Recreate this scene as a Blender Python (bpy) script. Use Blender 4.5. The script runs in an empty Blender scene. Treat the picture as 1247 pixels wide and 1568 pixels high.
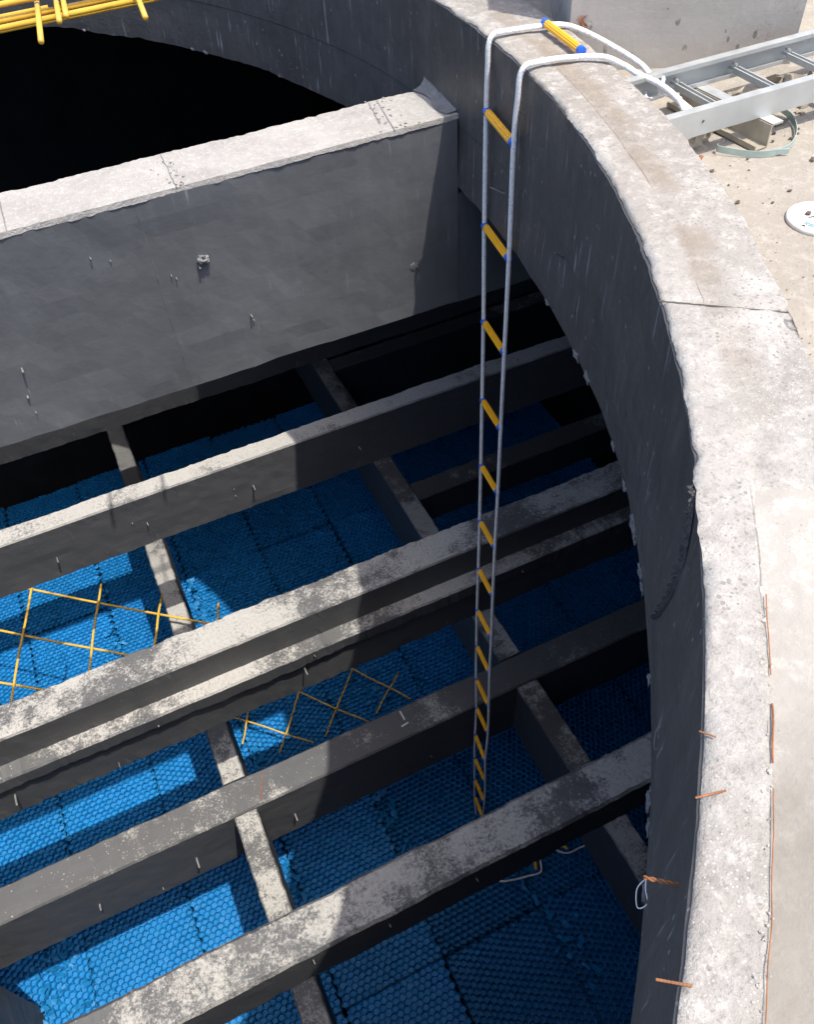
import bpy, bmesh, math, random
from math import sin, cos, pi, radians as R
from mathutils import Vector, Matrix, noise
random.seed(7)
S = bpy.context.scene
col = S.collection

# ---------------------------------------------------------------- camera
cam = bpy.data.cameras.new('camera'); co = bpy.data.objects.new('camera', cam); col.objects.link(co)
FPX = 1266.52; CX, CY = 623.5, 784.0
def vdir(p):
    return Vector((p[0]-CX, -(p[1]-CY), -FPX))
_dn = vdir((711, 1900)).normalized()                     # straight down, in camera axes
_x = vdir((5300, -1020)); _x = (_x - _x.dot(_dn)*_dn).normalized()
_up = -_dn; _y = _up.cross(_x)
M = Matrix((_x, _y, _up))                                # camera axes -> world axes
co.matrix_world = Matrix.Translation((0, 0, 0.8)) @ M.to_4x4()
cam.sensor_fit = 'VERTICAL'; cam.sensor_height = 24; cam.lens = FPX/1568*24
cam.clip_start = 0.02; cam.clip_end = 500
S.camera = co

# ---------------------------------------------------------------- light
SUN = Vector((.182, -.294, 1)).normalized()
w = bpy.data.worlds.new('World'); S.world = w; w.use_nodes = True
nt = w.node_tree; nt.nodes.clear()
sk = nt.nodes.new('ShaderNodeTexSky'); sk.sky_type = 'NISHITA'; sk.sun_disc = False
sk.sun_elevation = math.asin(SUN.z); sk.sun_rotation = math.atan2(SUN.x, SUN.y)
sk.dust_density = 3.0; sk.air_density = .75; sk.ozone_density = .8
bg = nt.nodes.new('ShaderNodeBackground'); bg.inputs[1].default_value = 0.15
wo = nt.nodes.new('ShaderNodeOutputWorld')
nt.links.new(sk.outputs[0], bg.inputs[0]); nt.links.new(bg.outputs[0], wo.inputs[0])
sl = bpy.data.lights.new('sun', 'SUN'); sl.energy = 2.15; sl.angle = R(0.55); sl.color = (1, .95, .87)
so = bpy.data.objects.new('sun', sl); col.objects.link(so); so.rotation_euler = SUN.to_track_quat('Z', 'Y').to_euler()
S.view_settings.view_transform = 'Standard'; S.view_settings.look = 'None'
S.view_settings.exposure = 1.18; S.view_settings.gamma = 1

# ---------------------------------------------------------------- helpers
def mesh_obj(name, V, F, mat, parent=None, smooth=False):
    me = bpy.data.meshes.new(name); me.from_pydata(V, [], F); me.update()
    o = bpy.data.objects.new(name, me); col.objects.link(o)
    if mat: me.materials.append(mat)
    if smooth: me.polygons.foreach_set('use_smooth', [True]*len(me.polygons))
    if parent: o.parent = parent
    return o
def empty(name, loc=(0, 0, 0)):
    o = bpy.data.objects.new(name, None); o.empty_display_size = .1; o.location = loc; col.objects.link(o)
    o['_off'] = list(loc)
    return o
def tag(o, label=None, cat=None, group=None, kind=None):
    if label: o['label'] = label
    if cat: o['category'] = cat
    if group: o['group'] = group
    if kind: o['kind'] = kind
    if '_off' in o: del o['_off']
    return o
class MB:
    def __init__(s): s.V = []; s.F = []
    def add(s, V, F):
        n = len(s.V); s.V += [tuple(v) for v in V]; s.F += [tuple(i+n for i in f) for f in F]
    def build(s, name, mat, parent=None, smooth=False, origin=None):
        V = s.V
        off = Vector((0, 0, 0))
        if parent is not None: off = parent.location.copy()
        elif origin is not None: off = Vector(origin)
        V = [(v[0]-off[0], v[1]-off[1], v[2]-off[2]) for v in V]
        o = mesh_obj(name, V, s.F, mat, parent, smooth)
        if parent is None and origin is not None: o.location = off
        return o
    def box(s, a, b):
        x0, y0, z0 = a; x1, y1, z1 = b
        s.add([(x0,y0,z0),(x1,y0,z0),(x1,y1,z0),(x0,y1,z0),(x0,y0,z1),(x1,y0,z1),(x1,y1,z1),(x0,y1,z1)],
              [(0,3,2,1),(4,5,6,7),(0,1,5,4),(1,2,6,5),(2,3,7,6),(3,0,4,7)])
    def obox(s, c, ux, uy, uz):                         # box from centre and three half-extent vectors
        c, ux, uy, uz = map(Vector, (c, ux, uy, uz)); V = []
        for k in (-1, 1):
            for i, j in ((-1,-1),(1,-1),(1,1),(-1,1)): V.append(c + i*ux + j*uy + k*uz)
        s.add(V, [(0,3,2,1),(4,5,6,7),(0,1,5,4),(1,2,6,5),(2,3,7,6),(3,0,4,7)])
    def tube(s, pts, r, n=8, cap=True, rf=None):
        pts = [Vector(p) for p in pts]; V = []; F = []
        prev = None
        for i, p in enumerate(pts):
            t = (pts[min(i+1, len(pts)-1)] - pts[max(i-1, 0)]).normalized()
            if prev is None:
                a = Vector((0,0,1)) if abs(t.z) < .9 else Vector((1,0,0))
                u = t.cross(a).normalized()
            else:
                u = (prev - prev.dot(t)*t).normalized()
            prev = u; v = t.cross(u)
            rr = rf(i/(len(pts)-1)) if rf else r
            for k in range(n):
                a = 2*pi*k/n; V.append(p + rr*(cos(a)*u + sin(a)*v))
        for i in range(len(pts)-1):
            for k in range(n):
                a = i*n+k; b = i*n+(k+1) % n
                F.append((a, b, b+n, a+n))
        if cap:
            F.append(tuple(reversed(range(n)))); F.append(tuple(range((len(pts)-1)*n, len(pts)*n)))
        s.add(V, F)
    def blob(s, c, r, seed=0, n=7, m=10, amp=.25):
        c = Vector(c); V = []; F = []
        for i in range(n+1):
            th = pi*i/n
            for k in range(m):
                ph = 2*pi*k/m; d = Vector((sin(th)*cos(ph), sin(th)*sin(ph), cos(th)))
                q = 1 + amp*noise.noise(d*1.7 + Vector((seed*3.1, seed, 0)))*2
                V.append(c + Vector((d.x*r[0]*q, d.y*r[1]*q, d.z*r[2]*q)))
        for i in range(n):
            for k in range(m):
                a = i*m+k; b = i*m+(k+1) % m
                F.append((a, a+m, b+m, b))
        s.add(V, F)
def smoothpath(pts, k=6):
    pts = [Vector(p) for p in pts]; out = []
    for i in range(len(pts)-1):
        p0 = pts[max(i-1,0)]; p1 = pts[i]; p2 = pts[i+1]; p3 = pts[min(i+2, len(pts)-1)]
        for j in range(k):
            t = j/k
            out.append(.5*((2*p1) + (p2-p0)*t + (2*p0-5*p1+4*p2-p3)*t*t + (3*p1-p0-3*p2+p3)*t**3))
    out.append(pts[-1]); return out
def fbm(p, o=4):
    return noise.fractal(Vector(p), 1.0, 2.0, o)

# ---------------------------------------------------------------- materials
class NT:
    def __init__(s, name):
        s.m = bpy.data.materials.new(name); s.m.use_nodes = True; s.t = s.m.node_tree; s.t.nodes.clear()
        s.out = s.t.nodes.new('ShaderNodeOutputMaterial'); s.b = s.t.nodes.new('ShaderNodeBsdfPrincipled')
        s.t.links.new(s.b.outputs[0], s.out.inputs[0])
        s.tc = s.t.nodes.new('ShaderNodeTexCoord'); s.co = s.tc.outputs['Object']
        s.h = []
    def N(s, t, **k):
        n = s.t.nodes.new(t)
        for a, b in k.items(): setattr(n, a, b)
        return n
    def L(s, a, b): s.t.links.new(a, b)
    def mapped(s, sc, rot=(0,0,0), loc=(0,0,0)):
        n = s.N('ShaderNodeMapping'); n.inputs['Scale'].default_value = sc; n.inputs['Rotation'].default_value = rot; n.inputs['Location'].default_value = loc
        s.L(s.co, n.inputs[0]); return n.outputs[0]
    def noise(s, sc, det=6, rough=.6, vec=None, dist=0):
        n = s.N('ShaderNodeTexNoise'); n.inputs['Scale'].default_value = sc; n.inputs['Detail'].default_value = det
        n.inputs['Roughness'].default_value = rough; n.inputs['Distortion'].default_value = dist
        s.L(vec or s.co, n.inputs['Vector']); return n.outputs[0]
    def voro(s, sc, vec=None, feat='F1'):
        n = s.N('ShaderNodeTexVoronoi', feature=feat); n.inputs['Scale'].default_value = sc
        s.L(vec or s.co, n.inputs['Vector']); return n.outputs[0]
    def rng(s, v, a, b, c=0, d=1):
        n = s.N('ShaderNodeMapRange'); n.inputs[1].default_value = a; n.inputs[2].default_value = b
        n.inputs[3].default_value = c; n.inputs[4].default_value = d; s.L(v, n.inputs[0]); return n.outputs[0]
    def math(s, op, a, b=None):
        n = s.N('ShaderNodeMath', operation=op)
        for i, q in enumerate((a, b)):
            if q is None: continue
            if isinstance(q, (int, float)): n.inputs[i].default_value = q
            else: s.L(q, n.inputs[i])
        return n.outputs[0]
    def mix(s, f, a, b):
        n = s.N('ShaderNodeMix', data_type='RGBA')
        for i, q in ((0, f), (6, a), (7, b)):
            if isinstance(q, (int, float)): n.inputs[i].default_value = q
            elif isinstance(q, tuple): n.inputs[i].default_value = (*q, 1)
            else: s.L(q, n.inputs[i])
        return n.outputs[2]
    def fin(s, colr, rough=.8, bumps=(), spec=.5, metal=0):
        def put(inp, v):
            if isinstance(v, tuple): s.b.inputs[inp].default_value = (*v, 1)
            elif isinstance(v, (int, float)): s.b.inputs[inp].default_value = v
            else: s.L(v, s.b.inputs[inp])
        put('Base Color', colr); put('Roughness', rough); put('Metallic', metal)
        s.b.inputs['Specular IOR Level'].default_value = spec
        prev = None
        for hgt, st, d in bumps:
            n = s.N('ShaderNodeBump'); n.inputs['Strength'].default_value = st; n.inputs['Distance'].default_value = d
            s.L(hgt, n.inputs['Height'])
            if prev: s.L(prev, n.inputs['Normal'])
            prev = n.outputs[0]
        if prev: s.L(prev, s.b.inputs['Normal'])
        return s.m
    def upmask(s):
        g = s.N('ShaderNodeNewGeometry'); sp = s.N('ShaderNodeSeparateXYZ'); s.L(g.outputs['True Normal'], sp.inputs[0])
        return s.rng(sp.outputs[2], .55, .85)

def concrete(name, a, b, c, sc=1.0, bump=.5, pits=True, grit=False):
    k = NT(name)
    n1 = k.noise(3*sc, 8, .65); n2 = k.noise(38*sc, 6, .7); n3 = k.noise(160*sc, 3, .7)
    cc = k.mix(k.rng(n1, .38, .66), a, b)
    cc = k.mix(k.math('MULTIPLY', k.rng(n2, .5, .68), .8), cc, c)
    cc = k.mix(k.math('MULTIPLY', k.rng(n3, .55, .72), .35), cc, tuple(q*.55 for q in c))
    if grit:
        vg = k.voro(130); gm = k.math('MULTIPLY', k.math('LESS_THAN', vg, k.math('MULTIPLY', k.noise(22, 3, .6), .38)), k.rng(k.noise(5, 3, .6), .44, .6))
        cc = k.mix(k.math('MULTIPLY', gm, .65), cc, tuple(q*.38 for q in c))
    bl = [(n2, bump, .006), (n3, bump*.8, .002)]
    if pits:
        v = k.voro(55*sc); bl.append((k.rng(v, .0, .35), bump*.5, .003))
    return k.fin(cc, .9, bl, .25)

def paint(name, base=(.062, .067, .076), streak=.0, specks=1, vert=True, rough=.42, scr=0):
    k = NT(name)
    n1 = k.noise(2.2, 6, .6)
    cc = k.mix(k.rng(n1, .35, .7), tuple(q*.82 for q in base), tuple(q*1.18 for q in base))
    st = k.noise(26, 5, .7, vec=k.mapped((1, 1, .12) if vert else (.15, 1, 1)))
    cc = k.mix(k.math('MULTIPLY', k.rng(st, .5, .75), .45 if specks else .18), cc, tuple(q*1.7 for q in base))
    # fine pale scratches and specks of bare mortar
    s2 = k.noise(75, 4, .6, vec=k.mapped((1, 1, .07), rot=(.12, .1, 0)))
    blot = k.noise(4.5, 3, .5)
    cc = k.mix(k.math('MULTIPLY', k.math('MULTIPLY', k.rng(s2, .615 if scr else .66, .68 if scr else .74), k.rng(blot, .42, .56)), .75), cc, (.30, .31, .31))
    if specks:
        v = k.voro(46, vec=k.mapped((1, 1, .45))); v2 = k.noise(7, 4, .7)
        m = k.math('MULTIPLY', k.math('LESS_THAN', v, k.math('MULTIPLY', k.noise(60, 2, .5), .19)), k.rng(v2, .50, .56))
        cc = k.mix(k.math('MULTIPLY', m, .8), cc, (.38, .38, .36))
    b1 = k.noise(11, 6, .65); b2 = k.noise(90, 4, .65)
    holes = k.rng(k.voro(19), 0, .12)
    return k.fin(cc, k.rng(b1, .3, .7, rough-.08, rough+.2), [(b1, .35, .01), (b2, .3, .0025), (holes, .4, .006)] if specks else [(b1, .3, .008), (b2, .14, .002)], .5)

def beam_mat(name, cover, seed, base=(.062, .065, .07), lime=(.47, .455, .415), coarse=1.0, speck=.06, solid=.88, fade=None):
    k = NT(name); mp = k.mapped((1, 1, 1), loc=(seed*7.3, seed*3.1, seed))
    n0 = k.noise(1.7*coarse, 3, .5, vec=mp); n1 = k.noise(9*coarse, 8, .74, vec=mp); n3 = k.noise(85, 5, .8, vec=mp)
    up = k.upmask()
    # paint with brush grain
    st = k.noise(30, 5, .7, vec=k.mapped((.25, 1, 1)))
    cc = k.mix(k.math('MULTIPLY', k.rng(st, .5, .75), .4), base, tuple(q*1.8 for q in base))
    s2 = k.noise(60, 4, .65, vec=k.mapped((1, 1, .1)))
    cc = k.mix(k.math('MULTIPLY', k.rng(s2, .67, .75), .5), cc, (.3, .3, .3))
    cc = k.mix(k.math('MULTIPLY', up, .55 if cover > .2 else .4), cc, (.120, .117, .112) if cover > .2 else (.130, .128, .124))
    f = k.math('ADD', k.math('MULTIPLY', n0, .85), k.math('MULTIPLY', n1, .62))
    f = k.math('ADD', f, k.math('MULTIPLY', n3, .55))
    thr = 1.17 - cover*.36
    msk = k.rng(f, thr-.05, thr+.07)
    v = k.voro(48, vec=mp); sp = k.math('MULTIPLY', k.math('LESS_THAN', v, .16), k.rng(k.noise(14, 3, .6, vec=mp), .5, .56))
    msk = k.math('MAXIMUM', k.math('MULTIPLY', msk, solid), k.math('MULTIPLY', sp, .8 if speck else 0))
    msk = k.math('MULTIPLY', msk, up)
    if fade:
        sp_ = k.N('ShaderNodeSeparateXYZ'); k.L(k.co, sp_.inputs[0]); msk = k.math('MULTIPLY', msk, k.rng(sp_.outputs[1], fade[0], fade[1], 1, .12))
    lm = k.mix(k.rng(n3, .35, .65), tuple(q*.72 for q in lime), lime)
    cc = k.mix(msk, cc, lm)
    b1 = k.noise(13, 6, .65); b2 = k.noise(95, 4, .7)
    return k.fin(cc, k.rng(msk, 0, 1, .5, .95), [(b1, .3, .008), (b2, .35, .003), (msk, .3, .003)], .45)

def simple(name, c, rough=.5, metal=0, var=.12, sc=20, bump=0, spec=.5):
    k = NT(name); n = k.noise(sc, 5, .6)
    cc = k.mix(k.rng(n, .3, .7), tuple(q*(1-var) for q in c), tuple(min(1, q*(1+var)) for q in c))
    return k.fin(cc, rough, [(n, bump, .002)] if bump else (), spec, metal)

def rim_mat():
    k = NT('rough_curb_concrete')
    sp = k.N('ShaderNodeSeparateXYZ'); k.L(k.co, sp.inputs[0])
    xx = k.math('ADD', sp.outputs[0], RI_); y_ = sp.outputs[1]
    rad = k.math('SQRT', k.math('ADD', k.math('MULTIPLY', xx, xx), k.math('MULTIPLY', y_, y_)))
    wob = k.noise(9, 5, .7); rw = k.math('ADD', rad, k.math('MULTIPLY', k.math('SUBTRACT', wob, .5), .05))
    n1 = k.noise(2.6, 8, .65); n2 = k.noise(34, 7, .75); n3 = k.noise(150, 4, .75); n4 = k.noise(7, 6, .7)
    far = k.rng(y_, -1.55, -1.15)                        # upper stretch: greyer, browner old pour
    cc = k.mix(k.rng(n1, .36, .66), (.42,.397,.365), (.31,.288,.258))
    cc = k.mix(far, cc, k.mix(k.rng(n1, .36, .62), (.345,.315,.28), (.28,.255,.225)))
    cc = k.mix(k.math('MULTIPLY', k.rng(n4, .52, .66), .7), cc, (.48,.455,.42))
    cc = k.mix(k.math('MULTIPLY', k.rng(n2, .52, .66), .75), cc, (.52,.495,.455))
    cc = k.mix(k.math('MULTIPLY', k.rng(n2, .36, .46, 1, 0), .55), cc, (.25,.235,.21))
    cc = k.mix(k.math('MULTIPLY', k.rng(n3, .54, .66), .6), cc, (.23,.212,.185))
    band = k.math('MULTIPLY', k.rng(rw, 3.225, 3.243), k.rng(rw, 3.275, 3.30, 1, 0))
    band = k.math('MULTIPLY', k.math('MULTIPLY', band, k.rng(k.noise(3.3, 4, .6), .42, .56)), k.rng(y_, -1.9, -1.3))
    cc = k.mix(k.math('MULTIPLY', band, .7), cc, (.25,.205,.155))
    # smooth grey skim left along the inner arris
    edge = k.math('MULTIPLY', k.rng(rw, 3.178, 3.19, 1, 0), k.rng(k.noise(13, 2, .5), .50, .53))
    cc = k.mix(k.math('MULTIPLY', edge, .8), cc, (.30,.295,.28))
    crk = k.math('MULTIPLY', k.rng(k.math('ABSOLUTE', k.math('SUBTRACT', k.math('ADD', rad, k.math('MULTIPLY', k.math('SUBTRACT', k.noise(5, 3, .5), .5), .012)), 3.236)), .0006, .0016, 1, 0), k.rng(k.noise(2.2, 2, .5), .46, .50))
    crk = k.math('MULTIPLY', crk, k.rng(y_, -2.0, -1.9))
    cc = k.mix(k.math('MULTIPLY', crk, .75), cc, (.13,.115,.095))
    vp = k.voro(95); pits = k.math('MULTIPLY', k.math('LESS_THAN', vp, k.math('MULTIPLY', k.noise(40, 2, .6), .42)), k.rng(n4, .44, .58))
    cc = k.mix(k.math('MULTIPLY', pits, .6), cc, (.17,.158,.135))
    ag = k.math('MULTIPLY', k.math('LESS_THAN', k.voro(170), .2), k.rng(n1, .45, .6)); cc = k.mix(k.math('MULTIPLY', ag, .5), cc, (.60,.58,.54))
    return k.fin(cc, .9, [(n2, .9, .006), (n3, .9, .003), (k.math('SUBTRACT', 1.0, pits), .7, .003), (n4, .5, .01)], .25)
RI_ = 3.17
m_rimrough = rim_mat()
m_crumb = concrete('rough_curb_concrete', (.44,.415,.38), (.33,.31,.275), (.55,.53,.50), 1.3, .9)
def pad_mat():
    k = NT('trowelled_concrete')
    n1 = k.noise(2.2, 7, .6); n2 = k.noise(34, 7, .75); n3 = k.noise(120, 4, .75); sp = k.N('ShaderNodeSeparateXYZ'); k.L(k.co, sp.inputs[0])
    y_ = k.math('ADD', sp.outputs[1], k.math('MULTIPLY', k.math('SUBTRACT', k.noise(9, 5, .7), .5), .28))
    rough = k.rng(y_, .86, 1.14)
    cc0 = k.rng(k.noise(5.5, 6, .7), .5, .68)
    cc = k.mix(k.rng(n1, .38, .64), (.262,.240,.205), (.20,.183,.156))
    cc = k.mix(k.math('MULTIPLY', k.rng(n2, .52, .7), .5), cc, (.31,.288,.25))
    cc = k.mix(k.math('MULTIPLY', cc0, .75), cc, (.15,.132,.105))
    c2 = k.mix(k.rng(n1, .36, .66), (.42,.395,.355), (.32,.295,.26)); c2 = k.mix(k.math('MULTIPLY', k.rng(n2, .5, .66), .7), c2, (.52,.495,.455))
    cc = k.mix(rough, cc, c2)
    gm = k.math('MULTIPLY', k.math('LESS_THAN', k.voro(120), k.math('MULTIPLY', k.noise(22, 3, .6), .3)), k.rng(k.noise(5, 3, .6), .48, .62))
    cc = k.mix(k.math('MULTIPLY', gm, .5), cc, (.16,.145,.12))
    return k.fin(cc, .9, [(n2, k.rng(rough, 0, 1, .35, .9) if False else .5, .005), (n3, .5, .002)], .25)
m_pad = pad_mat()
m_ground = concrete('sandy_ground', (.335,.302,.255), (.28,.252,.212), (.39,.358,.31), 1.0, .55, grit=True)
m_block = concrete('cast_concrete_block', (.50,.475,.435), (.40,.38,.35), (.56,.54,.50), .8, .35)
m_cope = concrete('pale_mortar_top', (.40,.38,.35), (.31,.293,.27), (.47,.45,.42), 2.0, .9, grit=True)
m_lime = concrete('mortar_drip_grey', (.24,.24,.235), (.15,.15,.15), (.32,.32,.31), 5, .6)
m_wall = paint('dark_bitumen_paint_wall', (.076, .073, .071), vert=True, scr=1)
m_part = paint('dark_bitumen_paint_partition', (.116, .120, .125), specks=0, vert=True, rough=.45)
m_dark = simple('old_dark_coating', (.022, .024, .027), .6, 0, .3, 3, .2)
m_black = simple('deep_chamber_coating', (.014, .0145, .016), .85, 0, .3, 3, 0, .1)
m_b2 = beam_mat('beam_paint_thick_lime', .78, 1, base=(.090,.093,.098), coarse=1.3)
m_b3 = beam_mat('beam_paint_patchy_lime', .50, 2, base=(.062,.064,.067), coarse=1.1)
m_b4 = beam_mat('beam_paint_clean', .10, 3, base=(.068,.070,.073))
m_b5 = beam_mat('beam_paint_blotchy_lime', .42, 4, base=(.058,.061,.066), coarse=1.4)
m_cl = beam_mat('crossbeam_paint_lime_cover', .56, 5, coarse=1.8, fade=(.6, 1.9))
m_cr = beam_mat('crossbeam_paint_some_lime', .40, 6, coarse=1.6, base=(.06,.063,.067))
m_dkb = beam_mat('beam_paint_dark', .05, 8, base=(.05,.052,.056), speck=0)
k = NT('white_rope'); n = k.noise(55, 4, .7); v = k.voro(150, vec=k.mapped((1, 1, .5)))
fl = k.math('MULTIPLY', k.math('LESS_THAN', v, .22), k.rng(k.noise(40, 2, .5), .50, .53))
m_rope = k.fin(k.mix(k.math('MULTIPLY', fl, .8), k.mix(k.rng(n, .35, .65), (.76,.75,.73), (.90,.90,.88)), (.33,.34,.38)), .85, [(k.voro(260), .5, .0015)], .3)
m_yel = simple('yellow_plastic_rung', (.86,.43,.012), .38, 0, .06, 30)
m_blu = simple('blue_plastic_ferrule', (.02,.13,.62), .4, 0, .1, 30)
m_galv = None
k = NT('galvanised_steel'); n = k.voro(28, feat='F1'); n2 = k.noise(5, 4, .6)
m_galv = k.fin(k.mix(k.rng(n2, .35, .65), (.40,.415,.405), (.53,.545,.53)), k.rng(n, 0, .6, .38, .56), [(k.noise(14,3,.5), .08, .004)], .5, .55)
m_strap = simple('green_grey_strap', (.36,.44,.40), .55, .2, .15, 20)
m_rust = simple('rusty_rebar', (.29,.12,.05), .85, .1, .4, 50, .5)
m_rustd = simple('dark_rusty_wire', (.20,.075,.035), .85, .1, .4, 50, .5)
m_wire = simple('grey_tie_wire', (.17,.17,.165), .8, .05, .3, 40)
m_mesh = simple('yellow_mesh_rod', (.66,.40,.055), .42, 0, .14, 12, .2)
m_stone = simple('dark_pebble', (.12,.10,.08), .9, 0, .4, 40, .4)
m_rubble = simple('tan_rubble', (.30,.26,.20), .9, 0, .3, 30, .5)
m_lid = simple('dirty_white_plastic', (.60,.585,.55), .6, 0, .22, 30, .3)
m_mark = simple('faded_blue_print', (.16,.33,.40), .6)
m_scr = simple('black_scratch', (.06,.06,.06), .7)
m_crack = simple('dark_joint', (.10,.09,.08), .95, 0, .3, 30)

k = NT('blue_plastic_fill')
n1 = k.noise(1.3, 4, .6); n2 = k.noise(45, 4, .7); oi = k.N('ShaderNodeObjectInfo')
cc = k.mix(k.rng(n1, .35, .7), (.007, .165, .39), (.013, .215, .52))
cc = k.mix(k.math('MULTIPLY', k.rng(n2, .45, .75), .5), cc, (.025, .24, .60))
cc = k.mix(k.math('MULTIPLY', oi.outputs['Random'], .28), cc, (.005, .125, .32))
m_fill = k.fin(cc, .5, [(n2, .35, .003)], .3)
m_fillrim = m_fill

# ---------------------------------------------------------------- big numbers (metres; rim top is z = 0)
C0 = (-2.014, 2.294); RI = 3.17; RS = 3.238; RO = 3.364
GZ = -.12; LIPZ = -.496; FORMZ = -.304
FILLZ = -5.336; GRIDZ = -3.68; GRIDB = -4.195; XW = 4.03; YW = 7.07; XL = -5.0; YN = -1.6
def pol(a, r, z): return (C0[0]+r*cos(a), C0[1]+r*sin(a), z)
def lerp(v, a, b): return a+(b-a)*v
def sstep(x, a, b):
    t = min(1, max(0, (x-a)/(b-a))); return t*t*(3-2*t)
def wrap(deg): return (deg+180) % 360-180

# angles: fine where the camera looks, coarser behind
angs = []; a = -75.0
while a < 285:
    angs.append(a); a += .16 if a < 55 else .9
angs_r = [R(q) for q in angs]; NA = len(angs)

# ---------------------------------------------------------------- ground and platform
mb = MB(); ring = [RO-.02, 3.5, 3.8, 4.5, 6, 9, 20, 60, 200]
ga = [R(q*2) for q in range(180)]
V = []; F = []
for r in ring:
    for q in ga: V.append(pol(q, r, GZ + (0 if r < 3.4 or r > 10 else .006*fbm((r*cos(q)*2, r*sin(q)*2, 0)))))
n = len(ga)
for i in range(len(ring)-1):
    for j in range(n): F.append((i*n+j, (i+1)*n+j, (i+1)*n+(j+1) % n, i*n+(j+1) % n))
mb.add(V, F); g = mb.build('ground', m_ground); tag(g, kind='structure')

# platform: smooth trowelled concrete beyond the seam, lower right
mb = MB(); V = []; F = []
pa = [R(-110+.5*i) for i in range(163)]; pr = [RS-.004, RS+.04, RS+.08, RS+.11, RS+.125, RS+.14, RS+.165, RS+.2, RS+.27, RS+.35, RS+.6, RS+1.1, RS+1.8]
for i, r in enumerate(pr):
    for q in pa:
        e = math.degrees(q)
        rr = r
        zs = (GZ-.01)*sstep(e + 1.2*noise.noise(Vector((r*6, e*.3, 2))), -34.5, -30.5)*sstep(r, RO-.01, RO+.03) - .03*sstep(e, -35, -31)*(1-sstep(r, RO-.01, RO+.03))
        V.append(pol(q, rr + (0 if i else .003*fbm((e*1.5, 0, 3))), zs + .001 + .004*fbm((r*7, e*.4, 1), 3) - (.004 if i == 0 else 0)))
for i in range(len(pr)-1):
    for j in range(len(pa)-1): F.append((i*len(pa)+j, (i+1)*len(pa)+j, (i+1)*len(pa)+j+1, i*len(pa)+j+1))
# skirt
base = len(V)
for j in range(len(pa)): V.append((V[(len(pr)-1)*len(pa)+j][0], V[(len(pr)-1)*len(pa)+j][1], GZ-.05))
for j in range(len(pa)-1):
    a = (len(pr)-1)*len(pa)+j; F.append((a, base+j, base+j+1, a+1))
base = len(V); end = [i*len(pa)+len(pa)-1 for i in range(len(pr))]
for i in end: V.append((V[i][0], V[i][1], GZ-.05))
for i in range(len(pr)-1): F.append((end[i], base+i, base+i+1, end[i+1]))
mb.add(V, F); pad = mb.build('platform', m_pad, origin=pol(R(-50), 4, 0))
tag(pad, 'smooth beige trowelled concrete platform outside the rusty seam at lower right', 'concrete platform')

# ---------------------------------------------------------------- circular shaft wall
sh = empty('circular_wall', (C0[0]+RI, C0[1], LIPZ))
tag(sh, 'round concrete shaft wall, rough pale rim on top and dark painted inner face', 'shaft wall')
def chip(q):                                            # ragged inner arris
    v = noise.noise(Vector((q*9, 2.2, 0)))*.004 + noise.noise(Vector((q*34, 5.2, 0)))*.005 + noise.noise(Vector((q*95, 1.2, 0)))*.0045 + noise.noise(Vector((q*230, 1.2, 0)))*.003
    d = wrap(math.degrees(q)); return v*(1-.75*sstep(-d, 34, 38))
def liprad(deg):
    d = wrap(deg)
    if d < -8: return lerp(sstep(-d, 10, 28), 3.165, 3.192)
    return 3.165
def lipz(q):
    return LIPZ + noise.noise(Vector((q*14, 9.2, 0)))*.007 + noise.noise(Vector((q*60, 3.2, 0)))*.005
# inner painted face
rows = [('top', 0), (-.01, 0), (-.03, 0), (-.07, 0), (-.12, 0), (-.18, 0), (-.24, 0), (-.29, 0), (FORMZ+.002, 0), (FORMZ-.002, 1), (-.36, 1), (-.42, 1), (-.47, 1), ('lip', 1)]
V = []; F = []
for zi, b in rows:
    for q, dg in zip(angs_r, angs):
        st = noise.noise(Vector((q*4, 7, 0)))*.006
        if zi == 'top': z = -.006 - abs(noise.noise(Vector((q*20, 8, 0))))*.008; r = RI+chip(q)*.9+.004
        elif zi == 'lip': z = lipz(q); r = liprad(dg)
        else:
            z = zi + (st if abs(zi-FORMZ) < .01 else 0)
            r = RI + chip(q)*(.5 if zi > -.02 else .15 if zi > -.05 else 0) + .003*noise.noise(Vector((q*6, z*6, 0)))+.0015*noise.noise(Vector((q*40, z*12, 0)))
            if b: r = lerp(sstep(-z, .3, .5), RI+.003, liprad(dg)) + .002*noise.noise(Vector((q*7, z*6, 4)))
        V.append(pol(q, r, z))
for i in range(len(rows)-1):
    for j in range(NA):
        k2 = (j+1) % NA; F.append((i*NA+j, i*NA+k2, (i+1)*NA+k2, (i+1)*NA+j))
mb = MB(); mb.add(V, F); mb.build('inner_face', m_wall, sh, smooth=False)
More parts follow.
